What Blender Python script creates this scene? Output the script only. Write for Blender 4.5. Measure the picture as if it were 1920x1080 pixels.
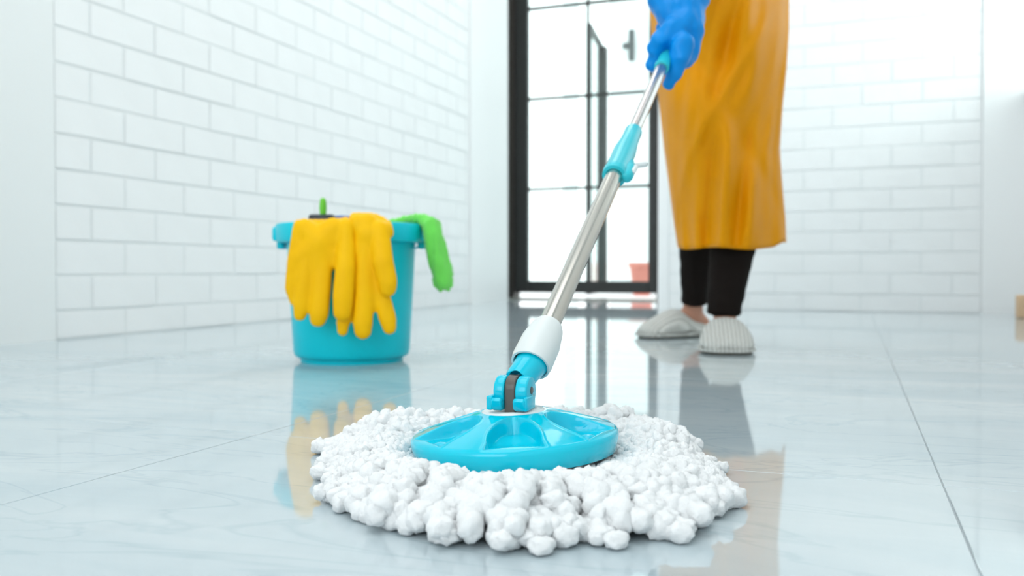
import bpy, bmesh, math, random
from mathutils import Vector, Matrix, noise
random.seed(7)
# ------------------------------------------------------------------ clear, camera, light
for o in list(bpy.data.objects): bpy.data.objects.remove(o)
S = bpy.context.scene
C = S.collection
F_PX = 1700.0; H = 0.18; TH = math.atan(640/1700.0); PITCH = math.atan(32/1700.0)
cam_d = bpy.data.cameras.new('camera'); cam = bpy.data.objects.new('camera', cam_d); C.objects.link(cam)
cam.location = (0, 0, H); cam.rotation_euler = (math.pi/2 - PITCH, 0, TH)
cam_d.sensor_width = 36; cam_d.lens = F_PX/1920*36; cam_d.clip_start = 0.02
cam_d.dof.use_dof = True; cam_d.dof.focus_distance = 0.80; cam_d.dof.aperture_fstop = 6.0
S.camera = cam
W = bpy.data.worlds.new('sky'); S.world = W; W.use_nodes = True
bgn = W.node_tree.nodes['Background']; bgn.inputs[0].default_value = (0.955, 0.99, 1.0, 1); bgn.inputs[1].default_value = 2.6
S.view_settings.view_transform = 'Standard'; S.view_settings.look = 'None'
S.view_settings.gamma = 1; S.view_settings.use_curve_mapping = False
S.view_settings.exposure = 0.06
def area(name, loc, target, sx, sy, power, col):
    l = bpy.data.lights.new(name, 'AREA'); l.shape = 'RECTANGLE'; l.size = sx; l.size_y = sy; l.energy = power; l.color = col
    o = bpy.data.objects.new(name, l); C.objects.link(o); o.location = loc
    o.rotation_euler = (Vector(target)-Vector(loc)).to_track_quat('-Z', 'Y').to_euler(); return o
area('added_ceiling_fill', (-0.7, 0.6, 2.66), (-0.7, 0.6, 0), 1.6, 2.4, 21, (1.0, 0.985, 0.975))  # added overhead fill for the room, no fixture behind it
area('added_ceiling_fill', (-0.7, 3.3, 2.66), (-0.7, 3.3, 0), 1.6, 1.6, 17, (1.0, 0.985, 0.975))  # second added fill, brightens the far half of the room
area('added_foyer_fill', (-1.45, 4.75, 2.68), (-1.6, 4.6, 0), 0.7, 0.5, 5, (1.0, 0.99, 0.985))  # added fill to brighten the plain pier and far left wall
area('added_rear_fill', (-0.8, -2.3, 1.5), (-0.8, 2.0, 0.3), 2.2, 1.8, 12, (1.0, 0.985, 0.985))  # unseen fill lamp added in front of the rear opening
area('side_window_daylight', (1.6, 3.3, 1.34), (-0.3, 4.29, 0.95), 0.7, 0.40, 9, (1.0, 0.99, 0.985))

# ------------------------------------------------------------------ helpers
SN, CS = math.sin(TH), math.cos(TH)
def R(X, d, z): return Vector((X*CS - d*SN, X*SN + d*CS, z))        # camera-plan coords -> room coords
def P(u, v, d): return R((u-960)/F_PX*d, d, H + (508-v)/F_PX*d)      # pixel + depth -> room point
def FL(u, v):
    d = H*F_PX/(v-508); return P(u, v, d)
def wall_x(u, y):                                                      # room x where pixel column u meets the plane y
    k = (u-960)/F_PX; d = y/(k*SN + CS); return k*d*CS - d*SN
def link(name, me, mat=None, parent=None, smooth=False):
    o = bpy.data.objects.new(name, me); C.objects.link(o)
    if mat is not None and not me.materials: me.materials.append(mat)
    if parent: o.parent = parent
    if smooth:
        for p in me.polygons: p.use_smooth = True
    return o
def from_bm(name, bm, mat, parent=None, smooth=False):
    me = bpy.data.meshes.new(name); bm.normal_update(); bm.to_mesh(me); bm.free()
    return link(name, me, mat, parent, smooth)
def tag(o, label=None, cat=None, group=None, kind=None):
    if label: o['label'] = label
    if cat: o['category'] = cat
    if group: o['group'] = group
    if kind: o['kind'] = kind
    return o
def empty(name, loc, label, cat, group=None, rz=0):
    o = bpy.data.objects.new(name, None); C.objects.link(o); o.location = loc; o.rotation_euler = (0, 0, rz)
    o.empty_display_size = 0.05
    return tag(o, label, cat, group)
def place(o, parent):                                                  # parent keeping room coordinates
    o.parent = parent
    o.matrix_parent_inverse = Matrix.LocRotScale(parent.location, parent.rotation_euler, None).inverted()
    return o
def bx(bm, x0, x1, y0, y1, z0, z1, bev=0, M=None, seg=1):
    r = bmesh.ops.create_cube(bm, size=1)
    vs = r['verts']
    for v in vs: v.co = Vector(((x0+x1)/2+v.co.x*(x1-x0), (y0+y1)/2+v.co.y*(y1-y0), (z0+z1)/2+v.co.z*(z1-z0)))
    if bev:
        es = list({e for v in vs for e in v.link_edges})
        vs = bmesh.ops.bevel(bm, geom=es, offset=bev, segments=seg, affect='EDGES', profile=0.5)['verts']
        vs = list({v for v in vs})
    if M is not None:
        if bev:
            fs = set()
            for v in vs: fs.update(v.link_faces)
            vs = list({v for f in fs for v in f.verts})
        for v in vs: v.co = M @ v.co
def box_obj(name, x0, x1, y0, y1, z0, z1, mat, parent=None, bev=0, seg=1, smooth=False):
    bm = bmesh.new(); bx(bm, x0, x1, y0, y1, z0, z1, bev, None, seg)
    return from_bm(name, bm, mat, parent, smooth)
def frame_to(p0, p1):
    z = (p1-p0).normalized(); a = Vector((0, 0, 1)) if abs(z.z) < 0.9 else Vector((1, 0, 0))
    x = a.cross(z).normalized(); y = z.cross(x)
    return Matrix(((x.x, y.x, z.x, p0.x), (x.y, y.y, z.y, p0.y), (x.z, y.z, z.z, p0.z), (0, 0, 0, 1)))
def lathe(bm, prof, n=48, M=None, close=False):
    """prof: list of (r, z)"""
    M = M or Matrix.Identity(4); rings = []
    for r, z in prof:
        if r < 1e-6: rings.append([bm.verts.new(M @ Vector((0, 0, z)))])
        else: rings.append([bm.verts.new(M @ Vector((r*math.cos(2*math.pi*i/n), r*math.sin(2*math.pi*i/n), z))) for i in range(n)])
    for a, b in zip(rings, rings[1:]):
        for i in range(n):
            j = (i+1) % n
            if len(a) == 1 and len(b) == 1: continue
            if len(a) == 1: bm.faces.new((a[0], b[i], b[j]))
            elif len(b) == 1: bm.faces.new((a[i], a[j], b[0]))
            else: bm.faces.new((a[i], a[j], b[j], b[i]))
def lathe_obj(name, prof, mat, parent=None, n=48, M=None, smooth=True):
    bm = bmesh.new(); lathe(bm, prof, n, M)
    bmesh.ops.recalc_face_normals(bm, faces=bm.faces)
    o = from_bm(name, bm, mat, parent, smooth)
    if smooth: auto(o)
    return o
def auto(o, ang=40):
    me = o.data
    bm = bmesh.new(); bm.from_mesh(me); lim = math.radians(ang)
    for e in bm.edges:
        if len(e.link_faces) == 2 and e.calc_face_angle(0) > lim: e.smooth = False
    for f in bm.faces: f.smooth = True
    bm.to_mesh(me); bm.free()
def add_cap(bm, p0, r0, p1, r1, n=14, flat=None, ends=(1, 1), sq=None):
    """tapered capsule; sq=(axis, factor) squashes along axis; ends 0 = flat cut"""
    p0 = Vector(p0); p1 = Vector(p1); L = (p1-p0).length
    if L < 1e-6: p1 = p0 + Vector((0, 0, 1e-4)); L = 1e-4
    M = frame_to(p0, p1); prof = []; k = 5
    if ends[0]: prof += [(r0*math.sin(math.pi/2*i/k), -r0*math.cos(math.pi/2*i/k)) for i in range(k)]
    else: prof += [(0, 0)]
    prof += [(r0, 0), ((r0+r1)/2, L/2), (r1, L)]
    if ends[1]: prof += [(r1*math.cos(math.pi/2*i/k), L+r1*math.sin(math.pi/2*i/k)) for i in range(1, k+1)]
    else: prof += [(0, L)]
    n0 = len(bm.verts)
    lathe(bm, prof, n, M)
    bm.verts.ensure_lookup_table()
    if sq:
        ax = Vector(sq[0]).normalized(); f = sq[1]
        for v in bm.verts[n0:]:
            t = max(0, min(1, (v.co-p0).dot(p1-p0)/(L*L))); c = p0.lerp(p1, t)
            dlt = (v.co-c).dot(ax); v.co += ax*dlt*(f-1)
def chain(bm, pts, sq=None, ends=(1, 1), n=14):
    for i in range(len(pts)-1):
        e = (ends[0] if i == 0 else 1, ends[1] if i == len(pts)-2 else 1)
        add_cap(bm, pts[i][0], pts[i][1], pts[i+1][0], pts[i+1][1], n=n, sq=sq, ends=e)
def blob(name, bm, voxel, mat, parent=None, smooth=6, post=None):
    """fuses the capsules of bm into one continuous surface"""
    bmesh.ops.recalc_face_normals(bm, faces=bm.faces)
    me = bpy.data.meshes.new('tmp'); bm.to_mesh(me); bm.free()
    t = bpy.data.objects.new('tmp', me); C.objects.link(t)
    m = t.modifiers.new('r', 'REMESH'); m.mode = 'VOXEL'; m.voxel_size = voxel
    if smooth:
        s = t.modifiers.new('s', 'SMOOTH'); s.factor = 0.5; s.iterations = smooth
    dg = bpy.context.evaluated_depsgraph_get(); dg.update()
    me2 = bpy.data.meshes.new_from_object(t.evaluated_get(dg)); me2.name = name
    bpy.data.objects.remove(t); bpy.data.meshes.remove(me)
    if post:
        nv = [(v.co.copy(), v.normal.copy()) for v in me2.vertices]
        for v, (co, n_) in zip(me2.vertices, nv): v.co = post(co, n_)
    me2.materials.clear()
    return link(name, me2, mat, parent, True)
# ------------------------------------------------------------------ materials
def mat(name, col, rough=0.5, metal=0, bump=None, spec=0.5, coat=0, var=None, sss=0, sheen=0, bstr=0.2, trans=0):
    m = bpy.data.materials.new(name); m.use_nodes = True; nt = m.node_tree; b = nt.nodes['Principled BSDF']
    b.inputs['Base Color'].default_value = (*col, 1); b.inputs['Roughness'].default_value = rough; b.inputs['Metallic'].default_value = metal
    b.inputs['Specular IOR Level'].default_value = spec; b.inputs['Coat Weight'].default_value = coat; b.inputs['Coat Roughness'].default_value = 0.05
    if sheen: b.inputs['Sheen Weight'].default_value = sheen
    if sss:
        b.inputs['Subsurface Weight'].default_value = sss; b.inputs['Subsurface Radius'].default_value = (0.01, 0.01, 0.01); b.inputs['Subsurface Scale'].default_value = 1.0
    tc = nt.nodes.new('ShaderNodeTexCoord')
    if var:
        n = nt.nodes.new('ShaderNodeTexNoise'); n.inputs['Scale'].default_value = var[0]; n.inputs['Detail'].default_value = 4
        nt.links.new(tc.outputs['Object'], n.inputs['Vector'])
        r = nt.nodes.new('ShaderNodeValToRGB'); r.color_ramp.elements[0].position = 0.3; r.color_ramp.elements[1].position = 0.7
        r.color_ramp.elements[0].color = (*[c*(1-var[1]) for c in col], 1); r.color_ramp.elements[1].color = (*[min(1, c*(1+var[1])) for c in col], 1)
        nt.links.new(n.outputs['Fac'], r.inputs['Fac']); nt.links.new(r.outputs['Color'], b.inputs['Base Color'])
    if bump:
        n = nt.nodes.new('ShaderNodeTexNoise'); n.inputs['Scale'].default_value = bump; n.inputs['Detail'].default_value = 3
        nt.links.new(tc.outputs['Object'], n.inputs['Vector'])
        bp = nt.nodes.new('ShaderNodeBump'); bp.inputs['Strength'].default_value = bstr; bp.inputs['Distance'].default_value = 0.002
        nt.links.new(n.outputs['Fac'], bp.inputs['Height']); nt.links.new(bp.outputs['Normal'], b.inputs['Normal'])
    return m
M_plaster = mat('white_plaster', (0.83, 0.855, 0.855), 0.6, bump=60, bstr=0.08)
M_trim = mat('white_paint', (0.875, 0.89, 0.895), 0.45, bump=40, bstr=0.05)
M_brick = mat('white_painted_brick', (0.86, 0.875, 0.88), 0.42, bump=45, bstr=0.15, var=(6, 0.015))
M_mortar = mat('white_mortar', (0.80, 0.83, 0.835), 0.8, bump=120)
M_ceiling = mat('ceiling_paint', (0.88, 0.9, 0.9), 0.8, bump=50, bstr=0.05)
M_grout = mat('tile_grout', (0.50, 0.56, 0.58), 0.8, bump=100)
M_frame = mat('charcoal_metal_frame', (0.022, 0.023, 0.022), 0.35, bump=80, bstr=0.05)
M_frame2 = mat('dark_bronze_frame', (0.03, 0.024, 0.02), 0.4, bump=80, bstr=0.05)
M_cyan = mat('glossy_turquoise_plastic', (0.0, 0.58, 0.77), 0.08, coat=0.1, spec=0.4, sss=0.0, bump=30, bstr=0.01)
M_clamp = mat('turquoise_plastic_clamp', (0.02, 0.56, 0.66), 0.3, bump=30, bstr=0.02)
M_bucket = mat('turquoise_bucket_plastic', (0.0, 0.64, 0.78), 0.36, spec=0.3, bump=40, bstr=0.03)
M_whitep = mat('white_plastic', (0.74, 0.79, 0.79), 0.35, bump=40, bstr=0.02)
M_greyp = mat('warm_grey_plastic', (0.105, 0.095, 0.085), 0.35, bump=40, bstr=0.02)
M_darkp = mat('black_plastic', (0.012, 0.022, 0.035), 0.4, bump=40, bstr=0.02)
M_steel = mat('brushed_stainless_steel', (0.58, 0.555, 0.51), 0.2, metal=1.0, bump=60, bstr=0.02)
M_steel2 = mat('polished_steel', (0.52, 0.50, 0.49), 0.2, metal=1.0, bump=60, bstr=0.02)
M_yarn = mat('white_microfibre', (0.86, 0.88, 0.89), 0.95, bump=420, bstr=0.6, sss=0.12, sheen=0.1, spec=0.2)
M_yglove = mat('yellow_rubber', (1.0, 0.54, 0.002), 0.48, spec=0.15, bump=45, bstr=0.08, var=(18, 0.04))
M_bglove = mat('blue_rubber', (0.0, 0.27, 0.76), 0.36, spec=0.22, bump=35, bstr=0.25, var=(14, 0.08))
M_apron = mat('mustard_cotton', (0.82, 0.325, 0.0), 0.5, bump=300, bstr=0.15, var=(7, 0.06), spec=0.14)
M_black = mat('black_stretch_cloth', (0.010, 0.007, 0.006), 0.9, spec=0.15, bump=160, bstr=0.2)
M_skin = mat('skin', (0.55, 0.27, 0.18), 0.5, bump=150, bstr=0.1, sss=0.1)
M_shirt = mat('white_shirt_cloth', (0.75, 0.75, 0.73), 0.8, bump=200)
M_hair = mat('black_hair', (0.01, 0.008, 0.007), 0.45, bump=200, bstr=0.5)
M_sole = mat('dark_rubber_sole', (0.09, 0.09, 0.07), 0.7, bump=60)
M_green = mat('green_microfibre_cloth', (0.16, 0.74, 0.10), 0.85, bump=250, bstr=0.4, sheen=0.4, var=(25, 0.1))
M_greenp = mat('green_plastic', (0.16, 0.62, 0.03), 0.4, bump=40, bstr=0.02)
M_bluep = mat('deep_blue_plastic', (0.0, 0.09, 0.42), 0.35, bump=40, bstr=0.02)
M_wood = mat('pale_wood', (0.68, 0.47, 0.29), 0.5, bump=60, var=(12, 0.12))
M_pave = mat('outdoor_paving', (0.55, 0.57, 0.57), 0.7, bump=30, var=(4, 0.08))
M_ext = mat('outdoor_white_render', (0.86, 0.9, 0.9), 0.8, bump=50)
M_red = mat('terracotta_clay', (0.62, 0.20, 0.15), 0.7, bump=40, var=(8, 0.1))
M_grey = mat('grey_metal', (0.04, 0.05, 0.05), 0.4, bump=40, bstr=0.02)
# knitted slipper cloth
M_knit = mat('grey_ribbed_knit', (0.60, 0.60, 0.58), 0.9)
nt = M_knit.node_tree; b = nt.nodes['Principled BSDF']; tc = nt.nodes.new('ShaderNodeTexCoord')
wv = nt.nodes.new('ShaderNodeTexWave'); wv.bands_direction = 'Y'; wv.inputs['Scale'].default_value = 36; wv.inputs['Distortion'].default_value = 1.2; wv.inputs['Detail'].default_value = 2; wv.inputs['Detail Scale'].default_value = 3
nt.links.new(tc.outputs['Object'], wv.inputs['Vector'])
bp = nt.nodes.new('ShaderNodeBump'); bp.inputs['Strength'].default_value = 0.9; bp.inputs['Distance'].default_value = 0.003
nt.links.new(wv.outputs['Fac'], bp.inputs['Height']); nt.links.new(bp.outputs['Normal'], b.inputs['Normal'])
rp = nt.nodes.new('ShaderNodeValToRGB'); rp.color_ramp.elements[0].color = (0.52, 0.53, 0.50, 1); rp.color_ramp.elements[1].color = (0.74, 0.75, 0.72, 1)
nt.links.new(wv.outputs['Fac'], rp.inputs['Fac']); nt.links.new(rp.outputs['Color'], b.inputs['Base Color'])
# polished marble
M_marble = bpy.data.materials.new('polished_white_marble'); M_marble.use_nodes = True
nt = M_marble.node_tree; b = nt.nodes['Principled BSDF']
tc = nt.nodes.new('ShaderNodeNewGeometry'); mp = nt.nodes.new('ShaderNodeMapping'); mp.inputs['Rotation'].default_value = (0, 0, math.radians(28)); mp.inputs['Scale'].default_value = (1.0, 3.2, 1)
nt.links.new(tc.outputs['Position'], mp.inputs['Vector'])
n1 = nt.nodes.new('ShaderNodeTexNoise'); n1.inputs['Scale'].default_value = 1.6; n1.inputs['Detail'].default_value = 7; n1.inputs['Roughness'].default_value = 0.55; n1.inputs['Distortion'].default_value = 0.9
nt.links.new(mp.outputs['Vector'], n1.inputs['Vector'])
r1 = nt.nodes.new('ShaderNodeValToRGB'); r1.color_ramp.elements[0].position = 0.32; r1.color_ramp.elements[0].color = (0.43, 0.53, 0.58, 1); r1.color_ramp.elements[1].position = 0.66; r1.color_ramp.elements[1].color = (0.57, 0.64, 0.67, 1)
nt.links.new(n1.outputs['Fac'], r1.inputs['Fac'])
n2 = nt.nodes.new('ShaderNodeTexNoise'); n2.inputs['Scale'].default_value = 2.1; n2.inputs['Detail'].default_value = 5; n2.inputs['Distortion'].default_value = 1.6
nt.links.new(mp.outputs['Vector'], n2.inputs['Vector'])
ab = nt.nodes.new('ShaderNodeMath'); ab.operation = 'SUBTRACT'; ab.inputs[1].default_value = 0.5; nt.links.new(n2.outputs['Fac'], ab.inputs[0])
ab2 = nt.nodes.new('ShaderNodeMath'); ab2.operation = 'ABSOLUTE'; nt.links.new(ab.outputs[0], ab2.inputs[0])
r2 = nt.nodes.new('ShaderNodeValToRGB'); r2.color_ramp.elements[0].position = 0.0; r2.color_ramp.elements[0].color = (0.86, 0.90, 0.915, 1); r2.color_ramp.elements[1].position = 0.016; r2.color_ramp.elements[1].color = (1, 1, 1, 1)
nt.links.new(ab2.outputs[0], r2.inputs['Fac'])
mx = nt.nodes.new('ShaderNodeMix'); mx.data_type = 'RGBA'; mx.blend_type = 'MULTIPLY'; mx.inputs['Factor'].default_value = 1
nt.links.new(r1.outputs['Color'], mx.inputs['A']); nt.links.new(r2.outputs['Color'], mx.inputs['B']); nt.links.new(mx.outputs['Result'], b.inputs['Base Color'])
b.inputs['Roughness'].default_value = 0.045; b.inputs['IOR'].default_value = 1.6
# glass
M_glass = bpy.data.materials.new('clear_window_glass'); M_glass.use_nodes = True
nt = M_glass.node_tree; nt.nodes.remove(nt.nodes['Principled BSDF']); out = nt.nodes['Material Output']
tr = nt.nodes.new('ShaderNodeBsdfTransparent'); tr.inputs[0].default_value = (0.93, 0.985, 0.975, 1)
gl = nt.nodes.new('ShaderNodeBsdfGlossy'); gl.inputs['Roughness'].default_value = 0.02
lw = nt.nodes.new('ShaderNodeLayerWeight'); pw = nt.nodes.new('ShaderNodeMath'); pw.operation = 'POWER'; pw.inputs[1].default_value = 4.0; nt.links.new(lw.outputs['Facing'], pw.inputs[0])
fr = nt.nodes.new('ShaderNodeMath'); fr.operation = 'MULTIPLY_ADD'; fr.inputs[1].default_value = 0.7; fr.inputs[2].default_value = 0.04; nt.links.new(pw.outputs[0], fr.inputs[0])
ms = nt.nodes.new('ShaderNodeMixShader'); nt.links.new(fr.outputs[0], ms.inputs[0]); nt.links.new(tr.outputs[0], ms.inputs[1]); nt.links.new(gl.outputs[0], ms.inputs[2]); nt.links.new(ms.outputs[0], out.inputs[0])

# ------------------------------------------------------------------ the room
XL = -1.939; YR = 4.29; YD = 5.39; ZC = 2.75
XE = wall_x(1236, YR)              # free end of the far brick wall, beside the passage to the door
XB = wall_x(1840, YR)              # where its bricks stop
XS = 0.70                          # side wall with the window
def struct(o): o['kind'] = 'structure'; return o
fl = struct(box_obj('floor', -2.45, XS+0.1, -2.6, YD+0.08, -0.06, -0.0015, M_grout))
# polished marble slabs
TS = 0.684; jx = 0.072; jy = 0.835; g = 0.0006
bm = bmesh.new(); bx(bm, -TS/2+g, TS/2-g, -TS/2+g, TS/2-g, -0.01, 0.0)
bmesh.ops.bevel(bm, geom=[e for e in bm.edges if all(v.co.z > -0.001 for v in e.verts)], offset=0.0005, segments=1, affect='EDGES')
tile_me = bpy.data.meshes.new('marble_tile'); bm.to_mesh(tile_me); bm.free(); tile_me.materials.append(M_marble)
def clipped(x0, x1, y0, y1):
    b_ = bmesh.new(); bx(b_, x0+g, x1-g, y0+g, y1-g, -0.01, 0.0)
    bmesh.ops.bevel(b_, geom=[e for e in b_.edges if all(v.co.z > -0.001 for v in e.verts)], offset=0.0005, segments=1, affect='EDGES')
    return b_
for i in range(-4, 2):
    for j in range(-6, 8):
        x0, y0 = jx+i*TS, jy+j*TS; x1, y1 = x0+TS, y0+TS
        x0c, x1c, y0c, y1c = max(x0, -2.42), min(x1, XS), max(y0, -2.55), min(y1, YD+0.05)
        if x1c-x0c < 0.02 or y1c-y0c < 0.02: continue
        if (x0c, x1c, y0c, y1c) == (x0, x1, y0, y1):
            o = link('marble_tile', tile_me, None, fl); o.location = (x0+TS/2, y0+TS/2, 0)
        else: from_bm('marble_tile', clipped(x0c, x1c, y0c, y1c), M_marble, fl)
BR = 0.0925; BL = 0.243; GJ = 0.006; Z0 = -0.0175
def brick_mesh(L, h):
    bm = bmesh.new(); bx(bm, -0.012, 0.0, -L/2, L/2, -h/2, h/2)      # front face looks to +x
    bmesh.ops.bevel(bm, geom=[e for e in bm.edges if all(v.co.x > -0.001 for v in e.verts)], offset=0.0018, segments=2, affect='EDGES')
    me = bpy.data.meshes.new('brick'); bm.to_mesh(me); bm.free(); me.materials.append(M_brick); return me
bm_cache = {}
def lay_bricks(wall, origin, udir, length, rows, rz, phase=0, stuff_rows=0, part='brick'):
    """udir: direction along the wall; bricks face the room"""
    stuff = bmesh.new()
    for r in range(rows+stuff_rows):
        z0 = max(Z0+r*BR, 0.0)+GJ/2; z1 = Z0+(r+1)*BR-GJ/2
        s = -(BL/2) if (r+phase) % 2 else 0.0
        while s < length-0.03:
            a = max(s, 0)+GJ/2; b_ = min(s+BL, length)-GJ/2; s += BL
            if b_-a < 0.02: continue
            key = (round(b_-a, 4), round(z1-z0, 4))
            if key not in bm_cache: bm_cache[key] = brick_mesh(*key)
            c = Vector(origin)+Vector(udir)*((a+b_)/2); c.z = (z0+z1)/2
            if r < rows:
                o = link(part, bm_cache[key], None, wall)
                o.location = c + Vector((math.cos(rz), math.sin(rz), 0))*random.uniform(-0.0012, 0.0010); o.rotation_euler = (0, 0, rz)
            else:
                n0 = len(stuff.verts); stuff.from_mesh(bm_cache[key]); stuff.verts.ensure_lookup_table()
                Mx = Matrix.Translation(c) @ Matrix.Rotation(rz, 4, 'Z')
                for v in stuff.verts[n0:]: v.co = Mx @ v.co
    if stuff_rows: from_bm('upper_bricks', stuff, M_brick, wall)['kind'] = 'stuff'
    else: stuff.free()
YB0 = 1.785; YB1 = 4.50; YP1 = 5.06
wl = struct(box_obj('wall_left', XL-0.14, XL-0.0028, YB0-0.002, YB1+0.002, -0.05, ZC, M_mortar))
lay_bricks(wl, (XL, YB0, 0), (0, 1, 0), YB1-YB0, 20, 0.0, 0, 10)
struct(box_obj('wall_left', XL-0.14, XL+0.004, -2.6, YB0-0.002, -0.05, ZC, M_plaster))
struct(box_obj('wall_left', XL-0.14, XL+0.008, YB1+0.002, YP1, -0.05, ZC, M_trim))
struct(box_obj('wall_left', -2.52, -2.40, YP1-0.1, YD+0.1, -0.05, ZC, M_trim))
struct(box_obj('wall_left', -2.40, XL-0.14, YP1-0.1, YP1-0.02, -0.05, ZC, M_trim))
wr = struct(box_obj('wall_right', XE, XB, YR+0.0028, YD+0.1, -0.05, ZC, M_mortar))
lay_bricks(wr, (XE+0.045, YR, 0), (1, 0, 0), XB-XE-0.045, 19, -math.pi/2, 1, 11)
struct(box_obj('trim_1', XE-0.006, XE+0.043, YR-0.004, YD-0.03, -0.03, ZC, M_trim))
struct(box_obj('wall_right', XB, XS+0.14, YR-0.012, YR+0.12, -0.05, ZC, M_trim))
# side wall with a window near the corner
SZ = 0.93; WY0 = 2.55; WY1 = YR-0.03; WZ1 = 2.35
bm = bmesh.new()
bx(bm, XS, XS+0.14, -2.6, YR-0.012, -0.05, SZ); bx(bm, XS, XS+0.14, -2.6, YR-0.012, WZ1, ZC)
bx(bm, XS, XS+0.14, -2.6, WY0, SZ, WZ1); bx(bm, XS, XS+0.14, WY1, YR-0.012, SZ, WZ1)
struct(from_bm('wall_side', bm, M_plaster))
win = struct(bpy.data.objects.new('window_1', None)); C.objects.link(win)
bm = bmesh.new()
for a, b_ in ((WY0, WY0+0.05), ((WY0+WY1)/2-0.03, (WY0+WY1)/2+0.03), (WY1-0.03, WY1)): bx(bm, XS+0.06, XS+0.11, a, b_, SZ, WZ1, 0.003)
bx(bm, XS+0.06, XS+0.11, WY0, WY1, SZ, SZ+0.04, 0.003); bx(bm, XS+0.06, XS+0.11, WY0, WY1, WZ1-0.05, WZ1, 0.003)
from_bm('window_frame', bm, M_whitep, win)
ym = (WY0+WY1)/2
box_obj('window_pane', XS+0.083, XS+0.087, WY0+0.05, ym-0.03, SZ+0.04, WZ1-0.05, M_glass, win)
box_obj('window_pane', XS+0.083, XS+0.087, ym+0.03, WY1-0.03, SZ+0.04, WZ1-0.05, M_glass, win)
box_obj('window_sill', XS-0.035, XS+0.06, WY0-0.04, YR-0.014, SZ-0.025, SZ, M_trim, win, 0.006, 2)
# rear wall with a wide opening, ceiling
bm = bmesh.new()
bx(bm, -2.45, XS+0.14, -2.72, -2.6, -0.05, 0.5); bx(bm, -2.45, XS+0.14, -2.72, -2.6, 2.4, ZC)
bx(bm, -2.45, -1.9, -2.72, -2.6, 0.5, 2.4); bx(bm, 0.3, XS+0.14, -2.72, -2.6, 0.5, 2.4)
struct(from_bm('wall_rear', bm, M_plaster))
struct(box_obj('ceiling', -2.52, XS+0.14, -2.72, YD+0.12, ZC, ZC+0.1, M_ceiling))

# ------------------------------------------------------------------ glazed door
DX0 = wall_x(953, YD); DX1 = wall_x(1236, YD); DZ = 2.15
zb = 0.045
def zpx(v, u, y):                       # height of pixel row v on the plane y at column u
    k = (u-960)/F_PX; d = y/(k*SN+CS); return H+(508-v)/F_PX*d
dr = struct(bpy.data.objects.new('door_1', None)); C.objects.link(dr)
jw = wall_x(966, YD)-DX0
bm = bmesh.new(); bx(bm, DX0, DX0+jw, YD-0.03, YD+0.09, 0.012, DZ+0.04, 0.003); bx(bm, DX1-0.012, DX1, YD-0.03, YD+0.09, 0.012, DZ+0.04, 0.002); bx(bm, DX0, DX1, YD-0.03, YD+0.09, DZ, DZ+0.04, 0.002)
from_bm('door_frame', bm, M_frame2, dr)
gx0 = wall_x(990, YD); gx1 = wall_x(1216, YD); gz0 = zpx(527, 1100, YD)
ly0, ly1 = YD-0.012, YD+0.033
leaf = bmesh.new()
bx(leaf, DX0+jw+0.003, gx0, ly0, ly1, zb, DZ-0.01, 0.004); bx(leaf, gx1, DX1-0.014, ly0, ly1, zb, DZ-0.01, 0.004)
bx(leaf, gx0-0.002, gx1+0.002, ly0, ly1, zb, gz0, 0.004); bx(leaf, gx0-0.002, gx1+0.002, ly0, ly1, DZ-0.1, DZ-0.01, 0.004)
lf = from_bm('door_leaf', leaf, M_frame, dr)
hz = [zpx(v, 1100, YD) for v in (352, 180, 8)]; hz.append(hz[-1]+0.56)
for z in hz:
    if z < DZ-0.12: box_obj('glazing_bar', gx0, gx1, ly0+0.008, ly1-0.008, z-0.009, z+0.009, M_frame, lf, 0.003)
cx = wall_x(1101, YD)
box_obj('glazing_bar', cx-0.008, cx+0.008, ly0+0.01, ly1-0.01, gz0, DZ-0.1, M_frame, lf, 0.003)
zs = [gz0]+[z for z in hz if z < DZ-0.12]+[DZ-0.1]
for k in range(len(zs)-1):
    for a, b_ in ((gx0, cx-0.008), (cx+0.008, gx1)):
        box_obj('glass_pane', a, b_, YD+0.008, YD+0.013, zs[k]+(0 if k == 0 else 0.009), zs[k+1]-(0.009 if k < len(zs)-2 else 0), M_glass, lf)
box_obj('door_threshold', DX0, DX1, YD-0.05, YD+0.09, 0.0, 0.012, M_steel, dr, 0.003)
bm = bmesh.new()   # lintel over the door and filler beside it
bx(bm, -2.40, DX0, YD-0.02, YD+0.08, -0.05, ZC); bx(bm, DX0, DX1, YD-0.02, YD+0.08, DZ+0.04, ZC)
bx(bm, DX1, XE-0.005, YD-0.02, YD+0.08, -0.05, ZC)
struct(from_bm('wall_far', bm, M_trim))

# ------------------------------------------------------------------ outside the door
struct(box_obj('ground', -9, 8, YD+0.10, 14, -0.25, -0.03, M_pave))
# white porch: facade, column, beam
def OX(u, y): return wall_x(u, y)
fac = empty('house_facade', (OX(1160, 8.6), 8.6, -0.03), 'white rendered facade seen through the right panes of the glass door', 'facade')
place(box_obj('wall_panel', OX(1142, 8.6), OX(1142, 8.6)+2.6, 8.6, 8.75, -0.03, 3.3, M_ext), fac)
place(box_obj('eave', OX(1142, 8.6)-0.25, OX(1142, 8.6)+2.6, 8.2, 8.75, 3.3, 3.42, M_ext), fac)
col = empty('porch_column', (OX(1030, 9.5), 9.5, -0.03), 'slim white porch column outside, behind the left door panes', 'column')
place(box_obj('shaft', OX(1060, 9.5), OX(1084, 9.5), 9.4, 9.52, -0.03, 3.2, M_ext, None, 0.01), col)
place(box_obj('plinth', OX(1060, 9.5)-0.03, OX(1084, 9.5)+0.03, 9.37, 9.55, -0.03, 0.12, M_ext, None, 0.01), col)
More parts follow.
